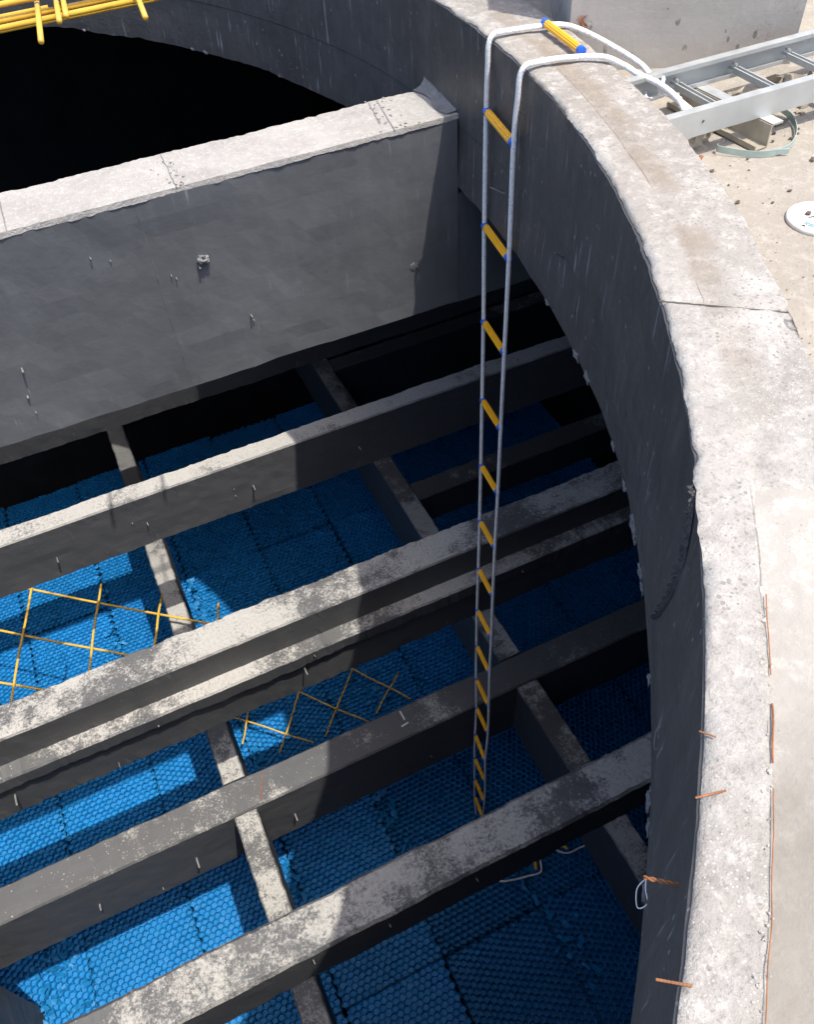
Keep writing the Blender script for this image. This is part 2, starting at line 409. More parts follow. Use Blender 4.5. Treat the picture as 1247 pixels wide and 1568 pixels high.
# rim top with hammered concrete, down over the outer edge
rr = [0, .004, .01, .018, .028, .04, .052, .062, .068, .076, .088, .10, .115, .13, .145, .16, .172, .182, .190, .194, .200, .204]
V = []; F = []
for i, dr in enumerate(rr):
    for q, dg in zip(angs_r, angs):
        r = RI+dr; d = wrap(dg)
        z = .0035*fbm((q*22, r*7, 0), 5) + .0022*noise.noise(Vector((q*150, r*50, 0)))
        inr = dr < .066
        if d < -27 and inr: z += .0028*fbm((q*90, r*28, 3), 3)
        g = math.exp(-((dr-.068)/.005)**2)*(.0012 if d < -30 else .004*max(0, noise.noise(Vector((q*5, 0, 0)))+.3))
        z -= g
        for jd, w_, dp in ((-26.8, .10, .007), (-17.0, .12, .002), (-36.2, .08, .003)):
            z -= dp*math.exp(-((d-jd+ (dr-.1)*3)/w_)**2)
        if i == 0: r = RI+chip(q)+.002; z = -.005 - abs(noise.noise(Vector((q*20, 8, 0))))*.008
        elif dr < .03: r += chip(q)*(1-dr/.03); z -= (.004*(1-dr/.012) if dr < .012 else 0)
        if dr > .19:
            e = .012*noise.noise(Vector((q*12, 4, 0))) + .005*noise.noise(Vector((q*50, 4, 0)))
            r += e
            if -28.6 < d < -26.8: r -= .02*(1-abs(d+27.7)/.9)
            if i == len(rr)-2: z -= .025
            if i == len(rr)-1: z = GZ-.06
        elif dr > .15:
            r += .012*noise.noise(Vector((q*12, 4, 0)))*(dr-.15)/.04
        if d < -29 and dr > .070: z -= .022*sstep(-d + 1.5*noise.noise(Vector((dr*30, q*20, 3))), 30, 39)
        V.append(pol(q, r, z))
for i in range(len(rr)-1):
    for j in range(NA):
        k2 = (j+1) % NA; F.append((i*NA+j, (i+1)*NA+j, (i+1)*NA+k2, i*NA+k2))
mb = MB(); mb.add(V, F); mb.build('rim', m_rimrough, sh, smooth=True)
# lip underside ring joins to chamber ceiling (a part of the shell)
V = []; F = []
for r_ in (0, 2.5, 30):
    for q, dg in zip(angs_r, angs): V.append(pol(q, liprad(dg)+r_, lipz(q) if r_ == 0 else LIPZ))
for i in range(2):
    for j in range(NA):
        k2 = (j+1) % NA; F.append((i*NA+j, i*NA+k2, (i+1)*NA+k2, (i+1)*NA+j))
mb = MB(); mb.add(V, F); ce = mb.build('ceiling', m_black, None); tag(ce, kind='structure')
# mortar drips hanging on the lip
random.seed(11)
for dg, sz in ((-13.4,.02),(-17.6,.034),(-19.2,.038),(-23.4,.022),(-25.6,.03),(-27.6,.045),(-28.1,.03),(-29.7,.035),(-30.4,.028),(-33.9,.02),(-37.8,.035),(-38.6,.022),(-40.4,.02),(30,.016),(28.6,.02),(20.4,.01),(41.5,.012),(1,.012)):
    mb = MB(); q = R(dg); ct = Vector(pol(q, liprad(dg)-.001, LIPZ+.001))
    t = Vector((-sin(q), cos(q), 0)); rd = Vector((cos(q), sin(q), 0))
    bb = MB(); bb.blob((0,0,0), (sz*.6, .002+sz*.07, .002+sz*.2), dg, 8, 14, .5)
    mb.add([ct + t*v[0] + rd*v[1] + Vector((0,0,v[2])) for v in bb.V], bb.F); mb.build('mortar_drip', m_lime, sh, smooth=True)
# torn strip of coating running down the wall
mb = MB(); V = []; F = []; sc = [(-33.9,-.006),(-34.3,-.033),(-34.75,-.097),(-34.6,-.18),(-34.2,-.26),(-33.9,-.31)]
sc = smoothpath([(a_, z_, 0) for a_, z_ in sc], 14)
for i, p in enumerate(sc):
    wd = .004+.009*sin(pi*min(1, (i+4)/len(sc)))
    for j in range(9):
        u = (j/8-.5)*2; q = R(p.x) + u*wd/RI + .0008*noise.noise(Vector((i*.7, j, 0)))
        h = (.0045+.009*max(0, noise.noise(Vector((i*.55, j*.8, 5)))+.1))*(1-u*u)
        V.append(pol(q, RI-.001-h, p.y))
for i in range(len(sc)-1):
    for j in range(8): F.append((i*9+j, i*9+j+1, (i+1)*9+j+1, (i+1)*9+j))
m_scar = concrete('torn_coating', (.10,.10,.10), (.07,.07,.072), (.30,.30,.29), 9, .9)
mb.add(V, F); mb.build('torn_coating_strip', m_scar, sh, smooth=False)
# vertical board marks as faint raised seams
for dg, z0, z1 in ((-1.0,-.01,-.25),(-5.2,-.33,-.48),(8,-.03,-.24),(4.4,-.01,-.2),(-7.2,-.34,-.47),(14,-.32,-.48),(17.5,-.32,-.49),(22,-.31,-.48),(11,-.32,-.47)):
    mb = MB(); pts = [pol(R(dg)+.0006*noise.noise(Vector((i*1.1, dg, 0))), RI-.0005 - (.0 if z0 > -.3 else .0055), lerp(i/30, z0, z1)) for i in range(31)]
    mb.tube(pts, .0016, 5, rf=lambda t: .0002+.0016*max(0, noise.noise(Vector((t*40, dg, 0))))); mb.build('board_seam', m_wire, sh)
# wire stubs in the wall
def wire(parent, pts, r, mat, name='wire_stub'):
    mb = MB(); mb.tube(pts, r, 6); return mb.build(name, mat, parent)
for a1, z1, a2, z2 in ((.1,-.44,1.3,-.47),(-15.2,-.285,-14.7,-.32),(-6.2,-.36,-6.9,-.37)):
    wire(sh, [pol(R(a1), RI-.03, z1), pol(R(a2), RI+.002, z2)], .0018, m_wire)
wire(sh, smoothpath([(.504,.364,-.29),(.493,.361,-.29),(.475,.340,-.29),(.487,.342,-.29),(.491,.353,-.29),(.504,.362,-.29)]), .0008, m_wire, 'wire_loop')
wire(sh, smoothpath([(.377,.212,-.33),(.360,.207,-.335),(.349,.189,-.34),(.360,.186,-.33),(.368,.201,-.33),(.378,.214,-.33)]), .0008, m_rope, 'wire_loop')
# rusty bars left sticking out
def twist(name, a, b, r, mat, parent, tw=0):
    a, b = Vector(a), Vector(b); mb = MB(); N = 26
    if tw:
        u = (b-a).cross(Vector((0,0,1))).normalized(); v = (b-a).normalized().cross(u)
        for ph in (0, pi):
            mb.tube([a.lerp(b, i/N) + r*.8*(cos(ph+i*tw/N*2*pi)*u + sin(ph+i*tw/N*2*pi)*v) for i in range(N+1)], r*.75, 6)
    else:
        mb.tube([a.lerp(b, i/N) for i in range(N+1)], r, 7, rf=lambda t: r*(1+.12*sin(t*60)))
    return mb.build(name, mat, parent)
twist('rusty_tie_rod', (.326,.137,-.073), (.291,.166,-.077), .0016, m_rust, sh, 3)
twist('rusty_rod_stub', (.249,.061,.003), (.226,.079,-.003), .0013, m_rust, sh)
twist('rusty_rod_stub', (.352,.190,.004), (.381,.182,.008), .0011, m_rust, sh)
twist('rusty_rod_stub', (.400,.245,.002), (.409,.231,.006), .0010, m_rust, sh)
twist('rusty_wire', pol(R(-18.0), RO+.004, -.03), pol(R(-17.7), RO+.02, -.015), .004, m_rust, sh)
seam = [(.574,.348),(.533,.292),(.510,.262)]; seam2 = [(.488,.235),(.465,.210),(.445,.184)]; seam3 = [(.425,.165),(.40,.135),(.36,.092),(.33,.056),(.289,.012),(.26,-.02)]
for sg, rd in ((seam, .0007), (seam2, .0011), (seam3, .0006)):
    mb = MB(); pts = []
    for p in smoothpath([(x, y, 0) for x, y in sg], 6):
        q = math.atan2(p.y-C0[1], p.x-C0[0]); pts.append(pol(q, RS+.0015*noise.noise(Vector((q*80, 0, 0))), .0025))
    mb.tube(pts, rd, 5); mb.build('rusty_seam_bar', m_rust, sh)
mb = MB(); mb.tube([(lerp(i/40, .817, .972)+.0015*noise.noise(Vector((i*.8, 0, 0))), lerp(i/40, .878, .755)+.002*noise.noise(Vector((i*.5, 3, 0))), .001) for i in range(41)], .002, 5, rf=lambda t: .0012+.002*max(0, noise.noise(Vector((t*20, 1, 0))))); mb.build('rim_joint', m_crack, sh)
# crumbs of broken mortar along the seam
random.seed(5); mb = MB()
for i in range(60):
    q = R(random.uniform(-47, -37)); c = pol(q, RS+random.gauss(-.003, .004), .001); s_ = random.uniform(.0006, .0022)
    mb.blob(c, (s_*random.uniform(.7, 1.6), s_, s_*.6), i, 4, 6, .5)
mb.build('broken_mortar_crumbs', m_crumb, sh)

# ---------------------------------------------------------------- partition wall and beams
def prism(prof, x0, x1, axis='x', step=.03, amp=.003, jag=.0, seed=0.0):
    """closed profile [(y, z, edge?)] swept along an axis; returns MB"""
    N = max(2, int((x1-x0)/step)); P = []
    m = len(prof)
    for i in range(m):                                   # subdivide long sides
        a, b = prof[i], prof[(i+1) % m]; L = math.hypot(b[0]-a[0], b[1]-a[1]); k_ = max(1, int(L/.05))
        for j in range(k_): P.append((lerp(j/k_, a[0], b[0]), lerp(j/k_, a[1], b[1]), 1 if j == 0 else 0))
    cy = sum(p[0] for p in P)/len(P); cz = sum(p[1] for p in P)/len(P)
    V = []; F = []; m = len(P)
    for i in range(N+1):
        x = lerp(i/N, x0, x1)
        for y, z, e in P:
            d = amp*noise.noise(Vector((x*3, y*5+seed, z*5)))+ amp*.6*noise.noise(Vector((x*14, y*14+seed, z*14)))
            j_ = (jag*(noise.noise(Vector((x*11, y*7+seed, z*3)))*.6+.7*noise.noise(Vector((x*34, y*7+seed, z*3)))+.6*noise.noise(Vector((x*80, y*7+seed, z*3)))) if e else 0)
            y2 = y + (d + j_*.7)*(1 if y > cy else -1); z2 = z + (d+j_*.6)*(1 if z > cz else -1)
            V.append((x, y2, z2) if axis == 'x' else (y2, x, z2))
    for i in range(N):
        for k_ in range(m):
            a = i*m+k_; b = i*m+(k_+1) % m
            F.append((a, a+m, b+m, b) if axis == 'x' else (a, b, b+m, a+m))
    F.append(tuple(range(m)) if axis == 'x' else tuple(reversed(range(m))))
    F.append(tuple(reversed(range(N*m, N*m+m))) if axis == 'x' else tuple(range(N*m, N*m+m)))
    mb = MB(); mb.add(V, F); return mb
def rect(y0, y1, zb, zt, bv=.008):
    return [(y0, zb), (y1, zb), (y1, zt-bv), (y1-bv, zt), (y0+bv, zt), (y0, zt-bv)]

pw = empty('partition_wall', (-1, 2.347, -.92)); tag(pw, 'deep grey painted partition wall with a pale mortar top, spanning the shaft', 'wall')
prism([(2.238,-.921),(2.458,-.921),(2.458,-.285),(2.238,-.285)], XL, 1.151, step=.04, amp=.004, jag=.002, seed=1).build('wall_body', m_part, pw, smooth=False)
prism([(2.242,-.93),(2.454,-.93),(2.454,-.52),(2.242,-.52)], 1.12, XW, step=.05, amp=.002).build('wall_body', m_part, pw)
prism([(2.2365,-.284),(2.460,-.284),(2.458,-.270),(2.239,-.270)], XL, 1.17, step=.010, amp=.002, jag=.0045, seed=4).build('mortar_top', m_cope, pw, smooth=False)
# joints across the mortar top
for a, b in (((.300,2.452),(.291,2.236)), ((.983,2.452),(.945,2.236)), ((.955,2.450),(.925,2.30)), ((-.157,2.450),(-.160,2.24))):
    mb = MB(); mb.tube([(lerp(i/14, a[0], b[0])+.003*noise.noise(Vector((i, a[0], 0))), lerp(i/14, a[1], b[1]), -.2688) for i in range(15)], .0017, 5)
    mb.build('mortar_joint', m_lime, pw)
mb = MB(); random.seed(9)
for xx in (.30, .31, .955, .97, .985):
    for i in range(10): mb.blob((xx+random.gauss(0, .02), random.uniform(2.24, 2.46), -.267), (random.uniform(.002,.005),)*2+(.002,), i+xx*10, 4, 6, .5)
mb.build('mortar_crumbs', m_cope, pw)
# fillet where the wall meets the shaft
mb = MB(); V = []; F = []
for i in range(17):
    t = i/16; y = lerp(t, 2.25, 2.46); q = math.asin((y-C0[1])/RI); xr = C0[0]+RI*cos(q)
    for j in range(7):
        s_ = j/6; wd = .035+.01*sin(t*7)+.01*noise.noise(Vector((i, 0, 0))); hh = .032*(.2+t)*(.8+.3*noise.noise(Vector((i*.6, 3, 0))))
        V.append((xr - wd*(1-s_)**1.6 - .001, y, -.267 + hh*s_**1.8 + .002*noise.noise(Vector((i*.9, j*.9, 0)))))
for i in range(16):
    for j in range(6): F.append((i*7+j, (i+1)*7+j, (i+1)*7+j+1, i*7+j+1))
mb.add(V, F); mb.build('mortar_fillet', m_lime, pw, smooth=True)
# tie stubs and blemishes on the partition face
def stub(parent, x, y, z, L=.02, r=.004, mat=m_wire, dz=-.004):
    r *= .5; L *= .75
    mb = MB(); mb.tube([(x, y+.01, z), (x, y-L*.6, z+dz*.5), (x+.001, y-L, z+dz)], r, 6); return mb.build('tie_wire_stub', mat, parent)
for x, z, L, r_ in ((-.28,-.67,.028,.006),(.012,-.397,.014,.004),(.322,-.500,.018,.010),(.294,-.512,.02,.006),(.209,-.515,.01,.003),(.221,-.528,.012,.003),(.412,-.724,.02,.006),(.417,-.743,.010,.004),(-.302,-.768,.012,.006),(.996,-.732,.01,.004),(.06,-.42,.008,.003),(-.301,-.83,.01,.003)):
    stub(pw, x, 2.238, z, L, r_)
mb = MB(); mb.blob((.31, 2.232, -.495), (.018, .014, .012), 3, 6, 8, .5); mb.build('mortar_lump', m_lime, pw)
mb = MB(); mb.blob((.985, 2.240, -.735), (.022, .004, .024), 5, 8, 12, .3); mb.build('mortar_lump', m_part, pw, smooth=True)
for x_ in (.17,):
    mb = MB(); mb.tube([(x_+.002*noise.noise(Vector((i, 1, 0))), 2.2335, lerp(i/50, -.29, -.90)) for i in range(51)], .0015, 5, rf=lambda t: .0002+.0016*max(0, noise.noise(Vector((t*60, 0, 0))))); mb.build('board_seam', m_wire, pw)

def beam(name, label, cat, prof, x0, x1, mat, axis='x', stubs=(), sy=0, amp=.004, jag=.005, seed=0, group=None):
    mid = ((x0+x1)/2, prof[0][0], prof[0][1]) if axis == 'x' else (prof[0][0], (x0+x1)/2, prof[0][1])
    t = empty(name, mid); tag(t, label, cat, group)
    prism(prof, x0, x1, axis, .02, amp, jag, seed).build('beam_body', mat, t)
    for s_ in stubs: stub(t, s_[0], sy, s_[1], s_[2] if len(s_) > 2 else .03, s_[3] if len(s_) > 3 else .006)
    return t
GB = 'concrete beams inside the shaft'
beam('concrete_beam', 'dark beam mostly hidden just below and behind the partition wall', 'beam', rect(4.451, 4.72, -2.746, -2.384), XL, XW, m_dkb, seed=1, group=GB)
b2 = beam('concrete_beam', 'concrete beam nearest the partition wall, top thickly dusted white at left', 'beam', rect(3.372, 3.493, -2.746, -2.384), XL, XW, m_b2,
     stubs=((.413,-2.585,.05,.009),(-.702,-2.60,.045,.008),(-.201,-2.578,.03,.006),(-.273,-2.54,.012,.005),(1.071,-2.58,.04,.008),(.304,-2.557,.01,.004),(.301,-2.61,.012,.005)), sy=3.372, seed=2, group=GB)
for x_, z0_, z1_ in ((.492,-2.42,-2.69),(-.773,-2.45,-2.71)):
    mb = MB(); mb.tube([(x_+.003*noise.noise(Vector((i, 1, x_))), 3.3700, lerp(i/30, z0_, z1_)) for i in range(31)], .002, 5, rf=lambda t: .0003+.003*max(0, noise.noise(Vector((t*50, x_, 0))))); mb.build('board_seam', m_wire, b2)
beam('concrete_beam', 'wide stepped double beam crossing the middle of the shaft, with a lower ledge along its front', 'beam',
     [(2.198,-2.89),(2.42,-2.89),(2.426,-2.392),(2.418,-2.384),(2.256,-2.384),(2.248,-2.392),(2.248,-2.565),(2.180,-2.567),(2.171,-2.575),(2.171,-2.648),(2.198,-2.650)], XL, XW, m_b3,
     stubs=((.27,-2.70,.05,.007),(.33,-2.60,.03,.005),(-.446,-2.634,.03,.007),(-1.131,-2.74,.06,.009),(-.69,-2.84,.02,.004),(1.208,-2.66,.03,.006),(1.475,-2.62,.04,.007),(1.70,-2.63,.02,.004)), sy=2.185, seed=3, amp=.005, jag=.008, group=GB)
beam('concrete_beam', 'clean grey grid beam flush with the cross beams, in front of the stepped beam', 'beam', rect(2.092, 2.289, GRIDB, GRIDZ, .01), XL, XW, m_b4,
     stubs=((-.025,-3.98,.06,.010),(-.619,-3.96,.08,.012),(-1.176,-3.969,.05,.010),(-.862,-4.13,.02,.006),(.863,-4.05,.02,.006)), sy=2.092, seed=4, jag=.003, group=GB)
beam('concrete_beam', 'blotchy concrete beam nearest the camera, crossing over the foot of the rope ladder', 'beam', rect(.8915, 1.067, -2.635, -2.384, .012), XL, XW, m_b5,
     stubs=((-.137,-2.434,.02,.005),(.157,-2.46,.02,.006),(.52,-2.466,.02,.004)), sy=.8915, seed=5, jag=.006, group=GB)
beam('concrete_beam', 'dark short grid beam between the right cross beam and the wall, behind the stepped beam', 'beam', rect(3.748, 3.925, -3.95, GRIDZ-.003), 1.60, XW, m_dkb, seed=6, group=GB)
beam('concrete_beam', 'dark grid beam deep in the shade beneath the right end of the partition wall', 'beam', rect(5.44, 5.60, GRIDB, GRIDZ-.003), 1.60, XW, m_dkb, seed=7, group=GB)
GC = 'cross beams of the lower grid'
YS = [(-1.4, 2.085), (2.296, YW)]
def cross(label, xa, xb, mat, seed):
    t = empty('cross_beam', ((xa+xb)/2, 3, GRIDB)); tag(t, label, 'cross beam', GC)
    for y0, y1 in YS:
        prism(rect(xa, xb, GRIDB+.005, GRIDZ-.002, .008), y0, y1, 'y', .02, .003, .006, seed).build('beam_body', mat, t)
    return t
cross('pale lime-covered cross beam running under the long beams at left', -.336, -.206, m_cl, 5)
cross('darker cross beam running under the long beams at right, behind the rope ladder', 1.455, 1.60, m_cr, 6)
t4 = [o for o in col.objects if o.get('label', '').startswith('clean grey grid beam')][0]
mb = MB(); mb.tube([(.755,2.26,GRIDZ+.006), (.757,2.197,GRIDZ+.008)], .005, 5); mb.tube([(.722,2.166,GRIDZ+.006), (.768,2.172,GRIDZ+.008)], .005, 5); mb.build('pale_wire_scrap', m_rope, t4)
mb = MB(); mb.tube([(-.115,2.26,GRIDZ+.004), (-.17,2.115,GRIDZ+.005)], .003, 5); mb.build('rusty_wire', m_rust, t4)
pi_ = prism(rect(-3.2, -1.99, -7.0, GRIDB-.01), .9, 2.20, 'y', .06, .006, .006, 3).build('concrete_pier', m_b4, origin=(-2.5, 1.5, -7.0))
tag(pi_, 'dark concrete pier under the clean grey beam at the lower left corner', 'pier')

# chamber
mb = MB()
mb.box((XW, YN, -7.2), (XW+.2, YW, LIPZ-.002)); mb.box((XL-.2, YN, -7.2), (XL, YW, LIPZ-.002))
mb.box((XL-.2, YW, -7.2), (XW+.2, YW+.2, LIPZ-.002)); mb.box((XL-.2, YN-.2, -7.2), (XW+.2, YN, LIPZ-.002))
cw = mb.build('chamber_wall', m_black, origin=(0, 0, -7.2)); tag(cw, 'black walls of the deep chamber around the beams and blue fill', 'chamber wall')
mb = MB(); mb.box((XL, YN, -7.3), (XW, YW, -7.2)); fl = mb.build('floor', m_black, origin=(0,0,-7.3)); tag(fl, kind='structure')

# ---------------------------------------------------------------- blue honeycomb fill
PX, PY = .0460, .0375
def fill_block(x0, x1, y0, y1, z, seed, rot):
    rnd = random.Random(seed); V = []; F = []
    W, Hh = (x1-x0, y1-y0); px, py = PX, PY
    if rot: nx = int(Hh/px); ny = int(W/py)
    else: nx = int(W/px); ny = int(Hh/py)
    lx, ly = (Hh, W) if rot else (W, Hh)
    px = lx/(nx+.5); py = (ly)/(ny+.33)
    tilt = (rnd.uniform(-.012, .012), rnd.uniform(-.012, .012))
    crumple = rnd.random() < .3; side = rnd.randrange(4)
    def place(u, v, zz):
        jx = .0026; e = 0
        du = min(u, lx-u); dv = min(v, ly-v); d = (u, lx-u, v, ly-v)[side]
        if crumple and d < .13: e = (.13-d)/.13*.022
        elif min(du, dv) < .03: e = .005
        n1 = noise.noise(Vector((u*23, v*23, seed)))*(jx+e); n2 = noise.noise(Vector((u*23+50, v*23, seed)))*(jx+e); n3 = noise.noise(Vector((u*20, v*20, seed+9)))*(.004+e*1.3)
        n3 += .006*noise.noise(Vector((u*3, v*3, seed)))
        uu, vv = u+n1, v+n2
        X_, Y_ = (vv, uu) if rot else (uu, vv)
        X_ = x0+X_; Y_ = y0+Y_
        return (X_, Y_, z+zz+n3+tilt[0]*(X_-(x0+x1)/2)+tilt[1]*(Y_-(y0+y1)/2))
    hexo = [(0,.667),(.5,.333),(.5,-.333),(0,-.667),(-.5,-.333),(-.5,.333)]
    for j in range(ny):
        for i in range(nx):
            cx_ = (i+.5+(.5 if j % 2 else 0))*px; cy_ = (j+.667)*py
            n = len(V); wob = rnd.uniform(-.0022, .0022); sk_ = rnd.uniform(-.003, .003); dp = (-.085 if x0 > .5 and y0 < 1.5 else -.025)+rnd.uniform(-.007, .005)
            for hx, hy in hexo: V.append(place(cx_+hx*px, cy_+hy*py, 0))
            for hx, hy in hexo: V.append(place(cx_+hx*px*.89, cy_+hy*py*.89, .001+wob))
            for hx, hy in hexo: V.append(place(cx_+hx*px*.76+sk_, cy_+hy*py*.76+sk_, dp))
            for a in range(6):
                b = (a+1) % 6
                F.append((n+b, n+a, n+6+a, n+6+b)); F.append((n+6+b, n+6+a, n+12+a, n+12+b))
            F.append(tuple(n+12+a for a in range(6))[::-1])
    if rot: F = [f[::-1] for f in F]
    # body skirt below
    n = len(V); g = .012; zb = z-.45; zt_ = z-.062
    for zz in (zb, zt_):
        for X_, Y_ in ((x0+g, y0+g), (x1-g, y0+g), (x1-g, y1-g), (x0+g, y1-g)): V.append((X_, Y_, zz))
    for a in range(4):
        b = (a+1) % 4; F.append((n+a, n+b, n+4+b, n+4+a))
    F.append((n+4, n+5, n+6, n+7))
    mb = MB(); mb.V = V; mb.F = F
    return mb
colx = [-3.13+.735*i for i in range(10)]+[XW-.01]
rowy = [.02, 1.33, 2.64, 3.95, 5.26, 6.57, 7.04]
cn = ['in the leftmost column', 'three columns left of the left cross beam', 'two columns left of the left cross beam', 'just left of the left cross beam',
      'just right of the left cross beam', 'midway between the cross beams', 'beneath the right cross beam', 'just right of the right cross beam', 'two columns right of the right cross beam', 'against the right chamber wall']
rn = ['nearest row', 'second row away', 'third row away', 'fourth row away', 'fifth row away', 'farthest row']
random.seed(21)
for j in range(6):
    for i in range(10):
        if i == 0 and j < 5: continue
        g1, g2, g3, g4 = [(random.uniform(.002, .007) if random.random() < .22 else -.003) for _ in range(4)]
        z = FILLZ + random.uniform(-.022, .022)
        rot = random.random() < .3
        y0, y1 = rowy[j]+g1, rowy[j+1]-g2
        jy = random.uniform(-.0, .0)
        o = fill_block(colx[i]+g3, colx[i+1]-g4, y0, y1, z, j*10+i, rot).build('fill_block', m_fill, origin=(colx[i]+.36, (y0+y1)/2, FILLZ-.45))
        tag(o, 'blue honeycomb block %s, %s' % (cn[i], rn[j]), 'fill block', 'blue honeycomb fill blocks')
# curled scraps of blue film at torn seams
mb = MB(); random.seed(3)
for k_, (sx, sy, ax_, ay_, nn) in enumerate(((-.16,5.0,.05,.25,40),(-.12,4.7,.04,.12,26),(-.95,4.85,.05,.3,26),(-1.85,2.3,.07,.3,60),(-.18,3.0,.05,.25,44),(.62,2.35,.04,.25,26),(1.34,1.2,.05,.25,26),(.9,3.35,.06,.12,18),(2.9,6.6,.12,.06,24),(-.2,2.0,.04,.2,20))):
    for i in range(nn):
        c = Vector((random.gauss(sx, ax_), random.gauss(sy, ay_), FILLZ+random.uniform(-.0, .03))); a = random.uniform(0, 2*pi); L = random.uniform(.015, .04); w_ = random.uniform(.008, .018)
        u = Vector((cos(a), sin(a), random.uniform(-.3, .3)))*L; v = Vector((-sin(a), cos(a), random.uniform(-1, 1)))*w_; up = Vector((0, 0, 1))
        mb.add([c-u-v, c-v+up*.008, c+u-v, c+u+v, c+v+up*.012, c-u+v], [(0,1,4,5), (1,2,3,4)])
sc_ = mb.build('torn_film_scraps', m_fill, origin=(0, 3, FILLZ)); tag(sc_, 'curled scraps of torn blue film scattered along the seams of the fill', 'scraps', kind='stuff')

# ---------------------------------------------------------------- rope ladder
lad = empty('rope_ladder', (1.1, 2.0, -5.3)); tag(lad, 'white rope ladder with yellow rungs hanging from the rim down to the blue fill', 'rope ladder')
H = .8
Lp = [(1.409,2.523,1.221),(1.406,2.515,1.639),(1.399,2.493,2.057),(1.397,2.487,2.476),(1.397,2.485,2.894),(1.398,2.487,3.312),(1.399,2.492,3.73),(1.401,2.501,4.148),(1.406,2.509,4.566),(1.408,2.508,4.985),(1.418,2.511,5.403),(1.413,2.513,5.821),(1.415,2.518,6.239),(1.423,2.525,6.657),(1.437,2.543,7.076),(1.445,2.52,7.45)]
Rp = [(1.367,2.265,1.221),(1.371,2.268,1.639),(1.371,2.270,2.057),(1.376,2.280,2.476),(1.379,2.284,2.894),(1.380,2.291,3.312),(1.379,2.289,3.73),(1.383,2.291,4.148),(1.384,2.294,4.566),(1.386,2.290,4.985),(1.396,2.300,5.403),(1.378,2.290,5.821),(1.396,2.305,6.239),(1.402,2.314,6.657),(1.413,2.345,7.076),(1.42,2.30,7.45)]
def wv(p): return Vector((p[0]*H, p[1]*H, H-p[2]*H))
Lw = [wv(p) for p in Lp]; Rw = [wv(p) for p in Rp]
knot = Vector((1.335, 1.462, -.022))
topL = [(1.128,2.017,-.06),(1.129,2.017,-.012),(1.140,2.016,.010),(1.165,2.014,.014),(1.278,1.992,.013),(1.335,1.975,.008),(1.372,1.915,-.004),(1.395,1.800,-.018),(1.392,1.718,-.022),(1.372,1.640,-.026),knot]
topR = [(1.096,1.806,-.06),(1.098,1.805,-.014),(1.108,1.802,.008),(1.13,1.799,.013),(1.199,1.787,.013),(1.285,1.748,.012),(1.318,1.700,.002),(1.335,1.66,-.010),(1.352,1.60,-.016),(1.345,1.52,-.02),knot+Vector((-.012,.004,0))]
for top, side in ((topL, Lw), (topR, Rw)):
    pts = smoothpath([Vector(p) for p in reversed(top)] + side, 8)
    mb = MB(); mb.tube(pts, .0070, 8); mb.build('rope', m_rope, lad, smooth=True)
def rung(a, b, r=.0112, full=True):
    a, b = Vector(a), Vector(b); d = (b-a).normalized(); a2 = a+d*.012; b2 = b-d*.012
    mb = MB(); N = 12; u = d.cross(Vector((0,0,1)))
    if u.length < .1: u = d.cross(Vector((1, 0, 0)))
    u.normalize(); v = d.cross(u); V = []; F = []
    for p in (a2, b2):
        for k_ in range(2*N):
            an = pi*k_/N; rr_ = r*(1 if k_ % 2 else .84); V.append(p + rr_*(cos(an)*u + sin(an)*v))
    n = 2*N
    for k_ in range(n): F.append((k_, (k_+1) % n, n+(k_+1) % n, n+k_))
    F.append(tuple(reversed(range(n)))); F.append(tuple(range(n, 2*n))); mb.add(V, F)
    ro = mb.build('rung', m_yel, lad)
    for p, q in ((a, a2), (b, b2)):
        mb = MB(); mb.tube([p - (q-p)*.05, q+(q-p)*.15], r*1.04, 12)
        f = mb.build('ferrule', m_blu, lad); f.parent = ro
        f.location = (0, 0, 0)
for a, b in zip(Lw[:15], Rw[:15]): rung(a, b)
rung((1.280,1.995,.020), (1.258,1.785,.018), .0103)
# slack end on the fill
fz = FILLZ+.02
p1 = [Vector((x_, y_, fz+dz)) for x_, y_, dz in ((1.15,2.02,.05),(1.02,1.72,.03),(1.10,1.585,.01),(1.21,1.54,.01),(1.30,1.52,.012),(1.385,1.50,.015),(1.42,1.53,.02),(1.45,1.62,.02),(1.47,1.72,.02),(1.50,1.80,.02))]
p2 = [Vector((x_, y_, fz+dz)) for x_, y_, dz in ((1.14,1.84,.05),(1.40,1.80,.02),(1.53,1.66,.015),(1.585,1.575,.012),(1.645,1.53,.012),(1.74,1.525,.012),(1.86,1.515,.015),(1.93,1.53,.02))]
for p in (p1, p2):
    mb = MB(); mb.tube(smoothpath(p, 6), .0070, 8); mb.build('rope', m_rope, lad, smooth=True)
rung((1.375,1.515,fz+.02), (1.425,1.68,fz+.02)); rung((1.655,1.545,fz+.02), (1.60,1.67,fz+.02))
# loose tail and knot at the steel ladder
mb = MB(); mb.tube(smoothpath([(1.372,1.60,-.045),(1.35,1.63,-.06),(1.37,1.665,-.05),(1.40,1.655,-.03),(1.38,1.62,-.02),(1.36,1.60,-.035),(1.40,1.57,-.05)], 6), .0045, 7); mb.build('tie_cord', m_rope, lad, smooth=True)

